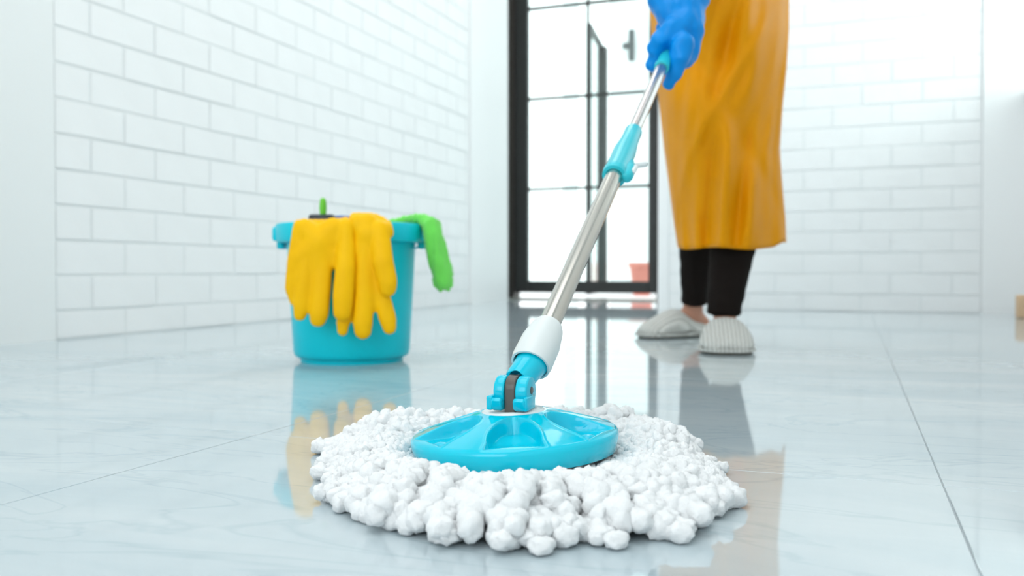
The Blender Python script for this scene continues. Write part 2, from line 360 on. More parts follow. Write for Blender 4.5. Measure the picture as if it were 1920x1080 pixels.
# dark-framed leaf standing open outside
y0, y1 = 6.0, 6.75
xa = OX(1103, y0); xb = OX(1131, y1)
op = empty('open_glass_door', (xa, y0, -0.03), 'dark-framed glazed leaf standing open outside the closed glass door', 'door')
dv = Vector((xb-xa, y1-y0, 0)); Ld = dv.length; az = math.atan2(dv.y, dv.x)
op.rotation_euler = (0, 0, az)
zt = 1.90
box_obj('stile', 0, 0.02, -0.02, 0.02, 0.05, zt, M_frame, op, 0.003)
box_obj('stile', Ld-0.10, Ld, -0.036, 0.036, 0.05, zt, M_frame, op, 0.003)
box_obj('top_rail', 0.02, Ld-0.1, -0.02, 0.02, zt-0.03, zt, M_frame, op, 0.003)
box_obj('bottom_rail', 0.02, Ld-0.1, -0.02, 0.02, 0.05, 0.10, M_frame, op, 0.003)
box_obj('glass_pane', 0.02, Ld-0.1, -0.003, 0.003, 0.10, zt-0.03, M_glass, op)
# bracket on the facade
pc = Vector((OX(1184, 8.55), 8.55, zpx(88, 1184, 8.55)))
bk = empty('wall_bracket', pc, 'small dark upright bracket on the outdoor white facade, near the gloved hand', 'bracket')
box_obj('upright', -0.028, 0.028, -0.04, 0.0, -0.15, 0.15, M_grey, bk, 0.006)
box_obj('arm', -0.09, -0.028, -0.03, 0.0, -0.03, 0.03, M_grey, bk, 0.006)
# terracotta planter outside
pl = empty('planter', (OX(1203, 7.6), 7.6, -0.03), 'pinkish clay planter outside, low in the right panes', 'planter')
lathe_obj('pot', [(0, 0), (0.07, 0), (0.10, 0.24), (0.115, 0.24), (0.115, 0.28), (0.095, 0.28), (0.09, 0.22), (0, 0.22)], M_red, pl, 24)

# ------------------------------------------------------------------ things at the right edge
wb = empty('wood_block', (0.655, 3.93, 0), 'pale wooden block on the floor at the far right edge, under the window', 'wood block')
box_obj('block', -0.07, 0.04, -0.03, 0.03, 0.0, 0.088, M_wood, wb, 0.006, 2)
sj = empty('wooden_pot', (0.715, 4.06, SZ), 'small tan wooden pot on the window sill at the right edge', 'pot')
lathe_obj('pot', [(0, 0), (0.032, 0), (0.040, 0.02), (0.042, 0.075), (0.036, 0.08), (0.034, 0.07), (0, 0.065)], M_wood, sj, 24)

# ------------------------------------------------------------------ bucket
dB = 1.83; bc = R((660-960)/F_PX*dB, dB, 0.0)
bk = empty('bucket', bc, 'turquoise plastic bucket with yellow gloves over its rim, by the white brick wall', 'bucket', rz=TH)
prof = [(0, 0.006), (0.098, 0.006), (0.098, 0.0), (0.102, 0.0), (0.1025, 0.0075), (0.1075, 0.0085), (0.113, 0.012), (0.1158, 0.02), (0.1275, 0.232), (0.1275, 0.236), (0.146, 0.237), (0.1475, 0.240), (0.1495, 0.268), (0.148, 0.272), (0.144, 0.273), (0.128, 0.271), (0.1235, 0.262), (0.1125, 0.022), (0, 0.016)]
lathe_obj('body', prof, M_bucket, bk, 72)
for sx in (-1, 1):
    bm = bmesh.new(); bx(bm, sx*0.143-0.010, sx*0.143+0.010, -0.035, 0.035, 0.239, 0.268, 0.006, None, 3)
    bx(bm, sx*0.141-0.007, sx*0.141+0.007, -0.018, 0.018, 0.224, 0.245, 0.004, None, 2)
    o = from_bm('handle_lug', bm, M_bucket, bk); auto(o)
# wire handle lying back behind the rim
bm = bmesh.new(); pts = []
for i in range(19):
    a = math.pi*i/18; pts.append((Vector((-0.1535*math.cos(a), 0.1535*math.sin(a), 0.248-0.03*math.sin(a))), 0.0028))
chain(bm, pts, n=8); bmesh.ops.recalc_face_normals(bm, faces=bm.faces)
from_bm('carry_handle', bm, M_bucket, bk, True)
# spray bottle and brush standing in the bucket
sb = empty('spray_bottle', bc+R(-0.058, 0.0, 0.026), 'dark bottle with a green nozzle tip standing inside the bucket', 'bottle', rz=TH)
lathe_obj('bottle_body', [(0, 0), (0.03, 0), (0.033, 0.01), (0.033, 0.16), (0.024, 0.2), (0.014, 0.215), (0.014, 0.23), (0, 0.23)], M_darkp, sb, 32)
bm = bmesh.new(); bx(bm, -0.028, 0.024, -0.013, 0.013, 0.248, 0.268, 0.006, None, 2); bx(bm, -0.012, 0.012, -0.012, 0.012, 0.225, 0.25, 0.003, None, 2); bx(bm, -0.026, -0.017, -0.006, 0.006, 0.222, 0.25, 0.003, None, 2)
o = from_bm('trigger_head', bm, M_darkp, sb); auto(o)
lathe_obj('nozzle_tip', [(0, 0.266), (0.006, 0.266), (0.0075, 0.280), (0.007, 0.290), (0.0055, 0.298), (0.003, 0.301), (0, 0.302)], M_greenp, sb, 20)
bs = empty('scrub_brush', bc+R(-0.026, 0.03, 0.030), 'deep blue brush handle poking up behind the yellow gloves in the bucket', 'brush', rz=TH)
lathe_obj('brush_handle', [(0, 0.02), (0.012, 0.02), (0.011, 0.18), (0.022, 0.225), (0.025, 0.252), (0.018, 0.262), (0, 0.264)], M_bluep, bs, 24)
lathe_obj('bristles', [(0, 0), (0.022, 0), (0.018, 0.025), (0, 0.025)], M_whitep, bs, 24)

# ------------------------------------------------------------------ yellow gloves
VD = R(0, 1, 0)                                    # camera depth direction (horizontal)
dG = dB-0.160
def glove(label, palm, fingers, d0, over):
    """palm/fingers given as chains of (pixel u, pixel v, depth offset, radius)"""
    e = empty('rubber_glove', P(palm[0][0], palm[0][1], d0), label, 'glove', 'yellow rubber gloves over the bucket rim')
    bm = bmesh.new()
    for ch in palm_chains(palm, over, d0): chain(bm, ch, sq=(VD, 0.62))
    for f in fingers: chain(bm, [(P(u, v, d0+dd), r) for u, v, dd, r in f], sq=(VD, 0.68))
    def post(co, n):
        w = noise.noise(co*16)*0.0014+noise.noise(co*60)*0.0004
        return co+n*w
    o = blob('glove_skin', bm, 0.0030, M_yglove, None, 5, post); place(o, e)
    bm = bmesh.new()                                # rolled cuff end inside the bucket
    for a, b_ in zip(over, over[1:]): chain(bm, [(P(a[0], a[1], d0+0.040), 0.006), (P(b_[0], b_[1], d0+0.040), 0.006)])
    o = blob('cuff', bm, 0.0025, M_yglove, None, 4); place(o, e)
    return e
def palm_chains(palm, over, d0):
    out = []
    for (u, v, dd, r) in palm[1:]:
        out.append([(P(palm[0][0], palm[0][1], d0+palm[0][2]), palm[0][3]), (P(u, v, d0+dd), r)])
    for (u, v) in over: # over the rim and into the bucket
        out.append([(P(u, v+16, d0+0.002), 0.013), (P(u, v+2, d0+0.010), 0.010), (P(u, v-1, d0+0.030), 0.008), (P(u, v+20, d0+0.046), 0.006)])
    return out
glove('yellow rubber glove draped over the left half of the bucket rim',
      [(600, 455, 0, 0.030), (572, 430, 0.001, 0.020), (625, 430, 0, 0.022), (640, 440, 0, 0.018), (566, 480, 0, 0.020), (598, 500, 0, 0.022), (585, 440, 0, 0.022), (632, 490, 0.002, 0.016)],
      [[(568, 430, 0.004, 0.019), (556, 490, 0.004, 0.018), (547, 540, 0.006, 0.0135), (552, 564, 0.006, 0.010)],
       [(578, 460, 0, 0.019), (570, 530, -0.001, 0.0165), (564, 575, 0.000, 0.0155), (562, 590, 0.001, 0.0125)],
       [(605, 460, 0, 0.020), (602, 540, -0.002, 0.019), (598, 588, -0.002, 0.0185), (596, 598, -0.001, 0.016)],
       [(650, 425, -0.004, 0.015), (648, 500, -0.012, 0.019), (643, 560, -0.013, 0.0195), (642, 585, -0.012, 0.0175)]],
      dG, [(560, 420), (570, 420), (581, 419), (592, 419), (603, 419), (614, 419), (625, 418), (636, 417), (648, 415)])
glove('yellow rubber glove draped over the right half of the bucket rim',
      [(693, 440, 0.002, 0.030), (672, 420, 0.0, 0.018), (720, 430, 0.001, 0.016), (676, 470, 0.002, 0.020), (708, 480, 0.002, 0.020), (690, 420, 0, 0.020)],
      [[(668, 470, 0.004, 0.016), (655, 560, 0.006, 0.015), (643, 605, 0.004, 0.0135), (642, 620, 0.004, 0.011)],
       [(685, 460, 0.0, 0.020), (684, 550, -0.002, 0.019), (680, 605, -0.002, 0.019), (680, 620, -0.001, 0.017)],
       [(700, 480, 0.002, 0.018), (716, 560, 0.004, 0.017), (727, 600, 0.003, 0.0165), (730, 614, 0.003, 0.0135)],
       [(712, 430, -0.006, 0.017), (718, 490, -0.016, 0.0205), (727, 528, -0.016, 0.0185), (727, 540, -0.014, 0.0165)]],
      dG, [(665, 407), (675, 406), (685, 406), (695, 406), (705, 408), (716, 413), (726, 420)])
# green cloth over the right side of the rim
e = empty('cleaning_cloth', P(806, 425, dB-0.02), 'green microfibre cloth hanging over the right side of the bucket rim', 'cloth')
bm = bmesh.new(); dc = dB-0.05
chain(bm, [(P(728, 423, dc+0.05), 0.010), (P(765, 412, dc+0.03), 0.009), (P(790, 409, dc+0.01), 0.010), (P(808, 424, dc), 0.019), (P(818, 470, dc), 0.0205), (P(828, 505, dc), 0.0205), (P(831, 526, dc), 0.0185)], sq=(VD, 0.9))
chain(bm, [(P(765, 413, dc+0.05), 0.008), (P(795, 410, dc+0.03), 0.010), (P(812, 430, dc+0.02), 0.014), (P(838, 500, dc+0.015), 0.010), (P(843, 515, dc+0.012), 0.008)])
def post(co, n):
    s = co.z*0.35
    q = Vector((co.x*120, co.y*120, s*20)); return co+n*(noise.noise(q)*0.0035+noise.noise(co*160)*0.0008)
o = blob('cloth_folds', bm, 0.0026, M_green, None, 3, post); place(o, e)
bm = bmesh.new()
for k in range(7):
    a = (815+k*5, 540+(k % 3)*3-abs(k-3)*1.5)
    chain(bm, [(P(a[0], a[1]-12, dc+0.004*(k % 2)), 0.0055), (P(a[0]+1, a[1], dc+0.004*(k % 2)), 0.0040)])
o = blob('hem', bm, 0.0018, M_green, None, 2); place(o, e)

# ------------------------------------------------------------------ mop
dM = 0.82; mc = R(0.004, dM, 0.0)
mop = empty('spin_mop', mc, 'round spin mop with white fluffy yarn, turquoise disc and steel pole', 'mop', rz=TH)
tilt = Matrix.Rotation(math.radians(-3.0), 4, 'Y')
RD = 0.0935
def sstep(a, b_, x):
    t = max(0, min(1, (x-a)/(b_-a))); return t*t*(3-2*t)
def dome_z(r):
    if r < 0.030: return 0.0535
    t = (r-0.030)/(0.0905-0.030)
    return 0.0535-0.0175*(0.75*t+0.25*t*t)
def disc_z(r, th):
    z = dome_z(r)
    k = round((th+math.pi/2)/(math.pi/3)); c = k*math.pi/3-math.pi/2
    dth = th-c; s = r*math.sin(dth)
    # petal outline
    rr = r*math.cos(dth)
    if rr > 0.034:
        t = min(1, (rr-0.034)/0.040)
        w = 0.0228*math.sqrt(max(0, 1-(1-t)**2))
        if rr > 0.074: w = 0.0228+(rr-0.074)*0.25
        inside = sstep(-0.0004, 0.0020, w-abs(s))*sstep(0.0, 0.0012, 0.0868-rr)
        floor_ = 0.0378-0.0052*sstep(0.036, 0.06, rr)+0.003*(abs(s)/0.03)**2*1.0
        floor_ = min(floor_, z-0.0006)
        bd = math.hypot(rr-0.0735, s); bump = 0.0028*max(0, 1-(bd/0.0068)**2)**0.5 if bd < 0.0068 else 0
        z = z*(1-inside)+(floor_+bump)*inside
        edge = math.exp(-((w-abs(s)+0.0015)/0.0013)**2)*sstep(0.001, 0.003, 0.0885-rr)
        z += 0.0006*edge
    return z
NT, NR = 720, 130
bm = bmesh.new(); rings = []
rad = [0.012+(0.0905-0.012)*i/NR for i in range(NR+1)]
for r in rad: rings.append([bm.verts.new(tilt @ Vector((r*math.cos(2*math.pi*i/NT), r*math.sin(2*math.pi*i/NT), disc_z(r, 2*math.pi*i/NT)))) for i in range(NT)])
for r, z in ((0.0918, 0.0352), (RD, 0.0335), (RD+0.0008, 0.030), (0.0915, 0.0165), (0.0890, 0.0155), (0.0885, 0.018), (0.089, 0.030)):
    rings.append([bm.verts.new(tilt @ Vector((r*math.cos(2*math.pi*i/NT), r*math.sin(2*math.pi*i/NT), z))) for i in range(NT)])
for a, b_ in zip(rings, rings[1:]):
    for i in range(NT): bm.faces.new((a[i], a[(i+1) % NT], b_[(i+1) % NT], b_[i]))
bmesh.ops.recalc_face_normals(bm, faces=bm.faces)
from_bm('mop_disc', bm, M_cyan, mop, True)
lathe_obj('centre_ring', [(0, 0.0542), (0.0200, 0.0542), (0.0215, 0.0552), (0.0230, 0.0542), (0.0255, 0.0542), (0.0270, 0.0550), (0.0285, 0.0538), (0.0290, 0.0528)], M_whitep, mop, 64, tilt)
lathe_obj('underplate', [(0, 0.030), (0.084, 0.026), (0.087, 0.020), (0.080, 0.014), (0, 0.012)], M_darkp, mop, 64, tilt)
# joint: grey knuckle and turquoise fork, in mop-local coordinates (x right, y away, z up)
def loc(u, v, d): return Vector(((u-960)/F_PX*d-0.004, d-dM, H+(508-v)/F_PX*d))
piv = loc(964, 731, 0.815)
pk = piv.copy()
def prism(bm, outline, x0, x1, bev=0.0012):
    vs0 = [bm.verts.new((x0, p[0], p[1])) for p in outline]; vs1 = [bm.verts.new((x1, p[0], p[1])) for p in outline]
    n = len(outline); f0 = bm.faces.new(vs0); f1 = bm.faces.new(list(reversed(vs1)))
    for i in range(n): bm.faces.new((vs0[i], vs1[i], vs1[(i+1) % n], vs0[(i+1) % n]))
    es = list(f0.edges)+list(f1.edges)
    bmesh.ops.recalc_face_normals(bm, faces=bm.faces)
    bmesh.ops.bevel(bm, geom=es, offset=bev, segments=3, affect='EDGES', profile=0.5)
def rot(o, ang, axis='Y', piv_=None):
    o.data.transform(Matrix.Translation(piv_) @ Matrix.Rotation(ang, 4, axis) @ Matrix.Translation(-piv_))
# grey knuckle: a rounded upright tongue on the ring
bm = bmesh.new(); ol = []
for i in range(17):
    a = math.pi*i/16; ol.append((-0.0125*math.cos(a), 0.001+0.0125*math.sin(a)))
zb_ = 0.0535-piv.z
ol += [(0.0125, zb_), (-0.0125, zb_)]
prism(bm, ol, -0.0049, 0.0049, 0.0014)
JR = Matrix.Rotation(math.radians(-20), 4, 'Z')
o = from_bm('joint_knuckle', bm, M_greyp, mop, True); o.data.transform(JR); o.data.transform(Matrix.Translation(piv)); auto(o, 50); o['label'] = 'grey plastic knuckle'
# fork: two cheeks with a toe, joined above by the socket neck
pt = loc(1024, 622, 0.87); top = loc(1245, 115, 1.42); pdir = (top-pt).normalized()
for sx in (-1, 1):
    bm = bmesh.new(); ol = []
    for i in range(15):
        a = math.radians(205-235*i/14); ol.append((0.0140*math.cos(a), -0.0015+0.0145*math.sin(a)))
    ol += [(0.011, -0.0160), (-0.015, -0.0172), (-0.0190, -0.0150), (-0.0205, -0.0080), (-0.0180, -0.0055)]
    prism(bm, ol, 0.0054 if sx > 0 else -0.0152, 0.0165 if sx > 0 else -0.0054, 0.0018)
    o = from_bm('fork_cheek', bm, M_cyan, mop, True); o.data.transform(JR); o.data.transform(Matrix.Translation(piv)); auto(o, 50)
    bm = bmesh.new()                          # stub flange at the foot of each cheek
    x0, x1 = (0.0150, 0.0185) if sx > 0 else (-0.0200, -0.0140)
    bx(bm, x0, x1, -0.0185, 0.006, -0.0168, -0.0040, 0.0017, None, 3)
    o = from_bm('fork_foot', bm, M_cyan, mop, True); o.data.transform(JR); o.data.transform(Matrix.Translation(piv)); auto(o, 50)
lathe_obj('pivot_pin', [(0, -0.0158), (0.0036, -0.0158), (0.0036, 0.0168), (0.003, 0.0172), (0, 0.0172)], M_greyp, mop, 24, Matrix.Translation(piv) @ JR @ Matrix.Rotation(math.pi/2, 4, 'Y'))
# neck: tapered socket from fork to collar, with a slot
sock0 = piv+Vector((0.003, 0.006, 0.006)); 
nb = loc(996, 683, 0.842)                     # mouth of the collar
nd = (nb-sock0).normalized()
bm = bmesh.new(); Mn = frame_to(sock0, nb+nd*0.01); Ln = (nb+nd*0.01-sock0).length
lathe(bm, [(0, -0.001), (0.0125, 0.0), (0.0135, 0.003), (0.0140, Ln*0.45), (0.0158, Ln*0.8), (0.0162, Ln), (0, Ln)], 48, Mn)
bmesh.ops.recalc_face_normals(bm, faces=bm.faces)
neck = from_bm('socket_neck', bm, M_cyan, mop, True)
cut = bmesh.new(); chain(cut, [(piv+Vector((0, -0.02, 0.010)), 0.0062), (piv+Vector((0.002, 0.008, 0.0115)), 0.0062), (piv+Vector((0.003, 0.012, 0.0125)), 0.0062)], n=24)
chain(cut, [(piv+Vector((0, -0.014, -0.004)), 0.0062), (piv+Vector((0.0, -0.014, 0.014)), 0.0062)], n=24)
bx(cut, piv.x-0.0070, piv.x+0.0070, piv.y-0.03, piv.y+0.022, piv.z-0.03, piv.z+0.011)
bmesh.ops.recalc_face_normals(cut, faces=cut.faces)
cme = bpy.data.meshes.new('cut'); cut.to_mesh(cme); cut.free(); co_ = bpy.data.objects.new('cut', cme); C.objects.link(co_); co_.parent = mop
bo = neck.modifiers.new('b', 'BOOLEAN'); bo.operation = 'DIFFERENCE'; bo.object = co_; bo.solver = 'EXACT'; bo.use_self = True
dg = bpy.context.evaluated_depsgraph_get(); dg.update()
nme = bpy.data.meshes.new_from_object(neck.evaluated_get(dg)); neck.modifiers.clear(); neck.data = nme; nme.name = 'socket_neck'
bpy.data.objects.remove(co_); auto(neck, 45)
# white collar
cbt = nb-nd*0.002; ctop = pt+pdir*0.010; Lc = (ctop-cbt).length
lathe_obj('collar', [(0.0160, 0.004), (0.0168, 0.0), (0.0188, 0.0), (0.0197, 0.006), (0.0193, Lc*0.55), (0.0160, Lc*0.9), (0.0135, Lc), (0.0108, Lc+0.0006), (0.0108, Lc-0.004)], M_whitep, mop, 56, frame_to(cbt, ctop))
# poles
cl0 = loc(1147, 333, 1.10)
t0 = (loc(1155, 322, 1.0)); 
def on_pole(v):                               # point of the pole axis at pixel row v
    t = (622-v)/(622-115.0); inv = 1/0.87*(1-t)+1/1.42*t; u = 1024+(1245-1024)*t
    return loc(u, v, 1/inv)
a0 = on_pole(628); a1 = on_pole(318)
lathe_obj('lower_pole', [(0, 0), (0.0106, 0), (0.0106, (a1-a0).length), (0, (a1-a0).length)], M_steel, mop, 14, frame_to(a0, a1))['label'] = 'brushed steel lower pole'
b0 = on_pole(330); b1 = on_pole(-150)
lathe_obj('upper_pole', [(0, 0), (0.0088, 0), (0.0088, (b1-b0).length), (0, (b1-b0).length)], M_steel2, mop, 40, frame_to(b0, b1))['label'] = 'polished steel upper pole'
# clamp
k0 = on_pole(330); k1 = on_pole(246); Lk = (k1-k0).length; Mk = frame_to(k0, k1)
lathe_obj('clamp_sleeve', [(0.0108, -0.002), (0.0150, -0.001), (0.0158, 0.006), (0.0155, 0.011), (0.0146, 0.015), (0.0148, Lk*0.50), (0.0120, Lk*0.75), (0.0118, Lk*0.97), (0.0105, Lk), (0.0086, Lk)], M_clamp, mop, 40, Mk)
inv = Mk.inverted(); side = (inv.to_3x3() @ Vector((1, 0, 0))); side.z = 0; side.normalize(); fwd = Vector((-side.y, side.x, 0))
MK2 = Mk @ Matrix(((side.x, fwd.x, 0, 0), (side.y, fwd.y, 0, 0), (0, 0, 1, 0), (0, 0, 0, 1)))
bm = bmesh.new(); chain(bm, [(Vector((0.0145, 0, 0.004)), 0.0088), (Vector((0.0145, 0, 0.022)), 0.0088), (Vector((0.012, 0, 0.040)), 0.0055)])
bm.transform(MK2); blob('clamp_lever', bm, 0.0016, M_clamp, mop, 4)
bm = bmesh.new(); chain(bm, [(Vector((0.016, 0, 0.031)), 0.0035), (Vector((0.031, 0, 0.0405)), 0.0040)]); chain(bm, [(Vector((0.0215, -0.004, 0.010)), 0.0035), (Vector((0.0225, -0.004, 0.022)), 0.0035)])
bm.transform(MK2); blob('clamp_button', bm, 0.0012, M_whitep, mop, 3)['label'] = 'pale locking button'
# grip inside the gloved hand
h0 = on_pole(130); h1 = on_pole(40)
lathe_obj('grip_sleeve', [(0.0088, 0), (0.0112, 0.001), (0.0118, 0.008), (0.0105, 0.02), (0.0105, (h1-h0).length), (0.0088, (h1-h0).length)], M_clamp, mop, 32, frame_to(h0, h1))
h2 = on_pole(-110); h3 = on_pole(-175)
lathe_obj('end_grip', [(0.0088, 0), (0.012, 0.001), (0.0125, 0.02), (0.0125, (h3-h2).length), (0.008, (h3-h2).length+0.01), (0, (h3-h2).length+0.011)], M_clamp, mop, 32, frame_to(h2, h3))

# yarn: radiating chenille strands, each a part
RT = [(0, .178), (15, .188), (30, .208), (50, .230), (70, .212), (90, .200), (110, .212), (130, .232), (150, .215), (165, .192), (180, .178), (210, .180), (225, .20), (240, .222), (270, .254), (300, .242), (318, .220), (335, .190), (350, .178), (360, .178)]
def RA(deg):
    deg %= 360
    for (a, ra), (b_, rb) in zip(RT, RT[1:]):
        if a <= deg <= b_: return ra+(rb-ra)*(deg-a)/(b_-a)
def ico(sub):
    b_ = bmesh.new(); bmesh.ops.create_icosphere(b_, subdivisions=sub, radius=1); b_.verts.ensure_lookup_table()
    v = [x.co.copy() for x in b_.verts]; f = [[y.index for y in x.verts] for x in b_.faces]; b_.free(); return v, f
IV, IF = ico(3)
def strand_mesh(seed, kind):
    """one strand along +x, 0.055..0.205 m from the hub, made of chenille tufts"""
    rnd = random.Random(seed); V = []; Fc = []
    n = 19; ph = rnd.uniform(0, 6.28); am = rnd.uniform(0.002, 0.006)
    for i in range(n):
        t = (i+0.5)/n; x = 0.070+0.137*t
        r = 0.0050+0.0024*rnd.random()+0.0010*t
        y = am*math.sin(ph+t*7)+rnd.uniform(-0.0036, 0.0036)
        rise = sstep(0.10, 0.165, x)
        if kind == 0: zc = 0.0068
        elif kind == 1: zc = 0.0075+0.0085*rise-0.006*max(0, (x-0.175)/0.03)
        else: zc = 0.0085+0.0150*rise-0.012*max(0, (x-0.170)/0.035)**2
        zc += rnd.uniform(-0.0018, 0.0022)
        c = Vector((x, y, max(zc, r*0.9)))
        off = len(V); sc = Vector((rnd.uniform(0.85, 1.25), rnd.uniform(0.85, 1.15), rnd.uniform(0.85, 1.1)))
        for v in IV:
            k = 1+0.30*noise.noise(v*1.6+Vector((seed*3.1, i*5.7, 0)))+0.16*noise.noise(v*3.2+Vector((seed, i*2.0, 9)))
            p = c+Vector((v.x*sc.x, v.y*sc.y, v.z*sc.z))*r*k
            if p.z < 0.0006: p.z = 0.0006
            V.append(p)
        Fc += [[q+off for q in f] for f in IF]
    me = bpy.data.meshes.new('yarn_strand'); me.from_pydata(V, [], Fc); me.materials.append(M_yarn)
    me.shade_smooth(); return me
sm = {k: [strand_mesh(100*k+s, k) for s in range(6)] for k in (0, 1, 2)}
for kind, cnt, f in ((0, 100, 1.0), (1, 98, 0.975), (2, 96, 0.935)):
    for i in range(cnt):
        a = 360*(i+random.uniform(-0.35, 0.35)+kind*0.33)/cnt
        L = RA(a)*f*random.uniform(0.94, 1.03)
        if random.random() < 0.07: L *= 1.05
        o = link('yarn_strand', random.choice(sm[kind]), None, mop)
        o.rotation_euler = (0, 0, math.radians(a)); s = L/0.213
        o.scale = (s, 1.0+0.22*(L-0.18)/0.07, 1.0 if kind == 0 else random.uniform(0.9, 1.12)*(1+0.25*(L-0.2)/0.05))

# ------------------------------------------------------------------ person
per = empty('person', R(0.47, 2.2, 0), 'person in a mustard apron, black leggings and blue rubber gloves pushing the mop', 'person')
def seg(pts): return [(P(*p[:3]), p[3]) for p in pts]
hip = P(1345, -75, 2.20)
back_leg = [(1301, 598, 2.50, 0.026), (1300, 560, 2.48, 0.028), (1306, 440, 2.42, 0.044), (1320, 300, 2.30, 0.046), (1322, 120, 2.25, 0.062), (1325, -40, 2.22, 0.078)]
front_leg = [(1358, 622, 2.075, 0.025), (1360, 590, 2.075, 0.027), (1373, 440, 2.09, 0.046), (1380, 280, 2.12, 0.046), (1385, 120, 2.15, 0.060), (1380, -40, 2.17, 0.080)]
bm = bmesh.new()
chain(bm, seg(back_leg)); chain(bm, seg(front_leg))
# feet
def foot(ank, ang, bm):
    f = R(math.sin(ang), -math.cos(ang), 0)      # ang 0 = toes towards the camera
    a = Vector((ank.x, ank.y, 0))
    chain(bm, [(ank, 0.027), (a-f*0.035+Vector((0, 0, 0.032)), 0.024)])
    chain(bm, [(ank, 0.026), (a+f*0.06+Vector((0, 0, 0.035)), 0.026), (a+f*0.125+Vector((0, 0, 0.026)), 0.016)])
    return a, f
aF = P(1358, 612, 2.075); aB = P(1298, 590, 2.50)
angF = math.radians(-9); angB = math.radians(-63)
fF = foot(aF, angF, bm); fB = foot(aB, angB, bm)
waist = R(0.44, 2.15, 1.02); chest = R(0.40, 1.98, 1.22); neckp = R(0.36, 1.84, 1.37); head = R(0.33, 1.74, 1.48)
chain(bm, [(P(1325, -40, 2.22), 0.085), (R(0.46, 2.20, 0.93), 0.10), (waist, 0.105), (chest, 0.115), (neckp, 0.05), (R(0.345, 1.79, 1.43), 0.045)])
chain(bm, [(P(1380, -40, 2.17), 0.085), (R(0.47, 2.18, 0.93), 0.10)])
chain(bm, [(R(0.30, 1.92, 1.27), 0.052), (R(0.50, 1.92, 1.27), 0.052)])
chain(bm, [(head, 0.078), (head+R(-0.01, -0.02, -0.05), 0.062), (head+R(-0.012, -0.03, -0.075), 0.045)])
chain(bm, [(head+R(-0.012, -0.078, -0.01), 0.010), (head+R(-0.014, -0.095, -0.035), 0.012)])  # nose
for s in (-1, 1): chain(bm, [(head+R(s*0.076, 0, -0.01), 0.014), (head+R(s*0.078, 0, -0.035), 0.011)])
# arm holding the pole low (in frame from the forearm down); other arm to the top of the pole
hand_c = P(1262, 95, 1.435)
wrist = P(1279, 48, 1.455)
elbow = P(1272, -170, 1.60)
sh1 = R(0.30, 1.86, 1.25)
chain(bm, [(sh1, 0.050), (elbow, 0.036), (P(1274, -20, 1.49), 0.028), (wrist, 0.024)])
gtop = mop.matrix_world
def mop_to_room(v): return R(v.x+0.004, v.y+dM, v.z)
tg = mop_to_room(on_pole(-140))
sh2 = R(0.50, 1.92, 1.25); elb2 = R(0.60, 1.86, 1.0); wr2 = tg+R(0.06, 0.03, 0.03)
chain(bm, [(sh2, 0.050), (elb2, 0.038), (wr2, 0.024)])
o = blob('body', bm, 0.0075, M_skin, None, 5); place(o, per)
# hair
bm = bmesh.new(); add_cap(bm, head+R(0, 0.018, 0.018), 0.086, head+R(0.002, 0.05, -0.03), 0.070); chain(bm, [(head+R(0, 0.10, 0.02), 0.036), (head+R(0, 0.14, -0.03), 0.022), (head+R(0, 0.15, -0.12), 0.012)])
place(blob('hair', bm, 0.006, M_hair, None, 3), per)
# leggings
bm = bmesh.new()
chain(bm, seg([(1301, 569, 2.48, 0.0355), (1303, 545, 2.47, 0.0385), (1308, 455, 2.42, 0.0500), (1320, 300, 2.30, 0.054), (1322, 120, 2.25, 0.070), (1325, -40, 2.22, 0.088)]), ends=(0, 1), n=24)
chain(bm, seg([(1357, 590, 2.075, 0.0385), (1358, 566, 2.075, 0.0410), (1374, 462, 2.09, 0.0515), (1380, 280, 2.12, 0.052), (1385, 120, 2.15, 0.066), (1380, -40, 2.17, 0.088)]), ends=(0, 1), n=24)
chain(bm, [(P(1325, -40, 2.22), 0.092), (R(0.46, 2.20, 0.93), 0.108), (waist, 0.110)]); chain(bm, [(P(1380, -40, 2.17), 0.092), (R(0.47, 2.18, 0.93), 0.108)])
def post(co, n):
    return co+n*(noise.noise(Vector((co.x*14, co.y*14, co.z*38)))*0.003)
place(blob('leggings', bm, 0.006, M_black, None, 3, post), per)
bm = bmesh.new(); chain(bm, [(waist-Vector((0, 0, 0.03)), 0.113), (chest, 0.124), (R(0.37, 1.88, 1.32), 0.07)]); chain(bm, [(R(0.30, 1.92, 1.27), 0.06), (R(0.50, 1.92, 1.27), 0.06)])
chain(bm, [(sh1, 0.060), (sh1.lerp(elbow, 0.45), 0.05)], ends=(1, 0)); chain(bm, [(sh2, 0.060), (sh2.lerp(elb2, 0.5), 0.05)], ends=(1, 0))
place(blob('shirt', bm, 0.008, M_shirt, None, 4), per)
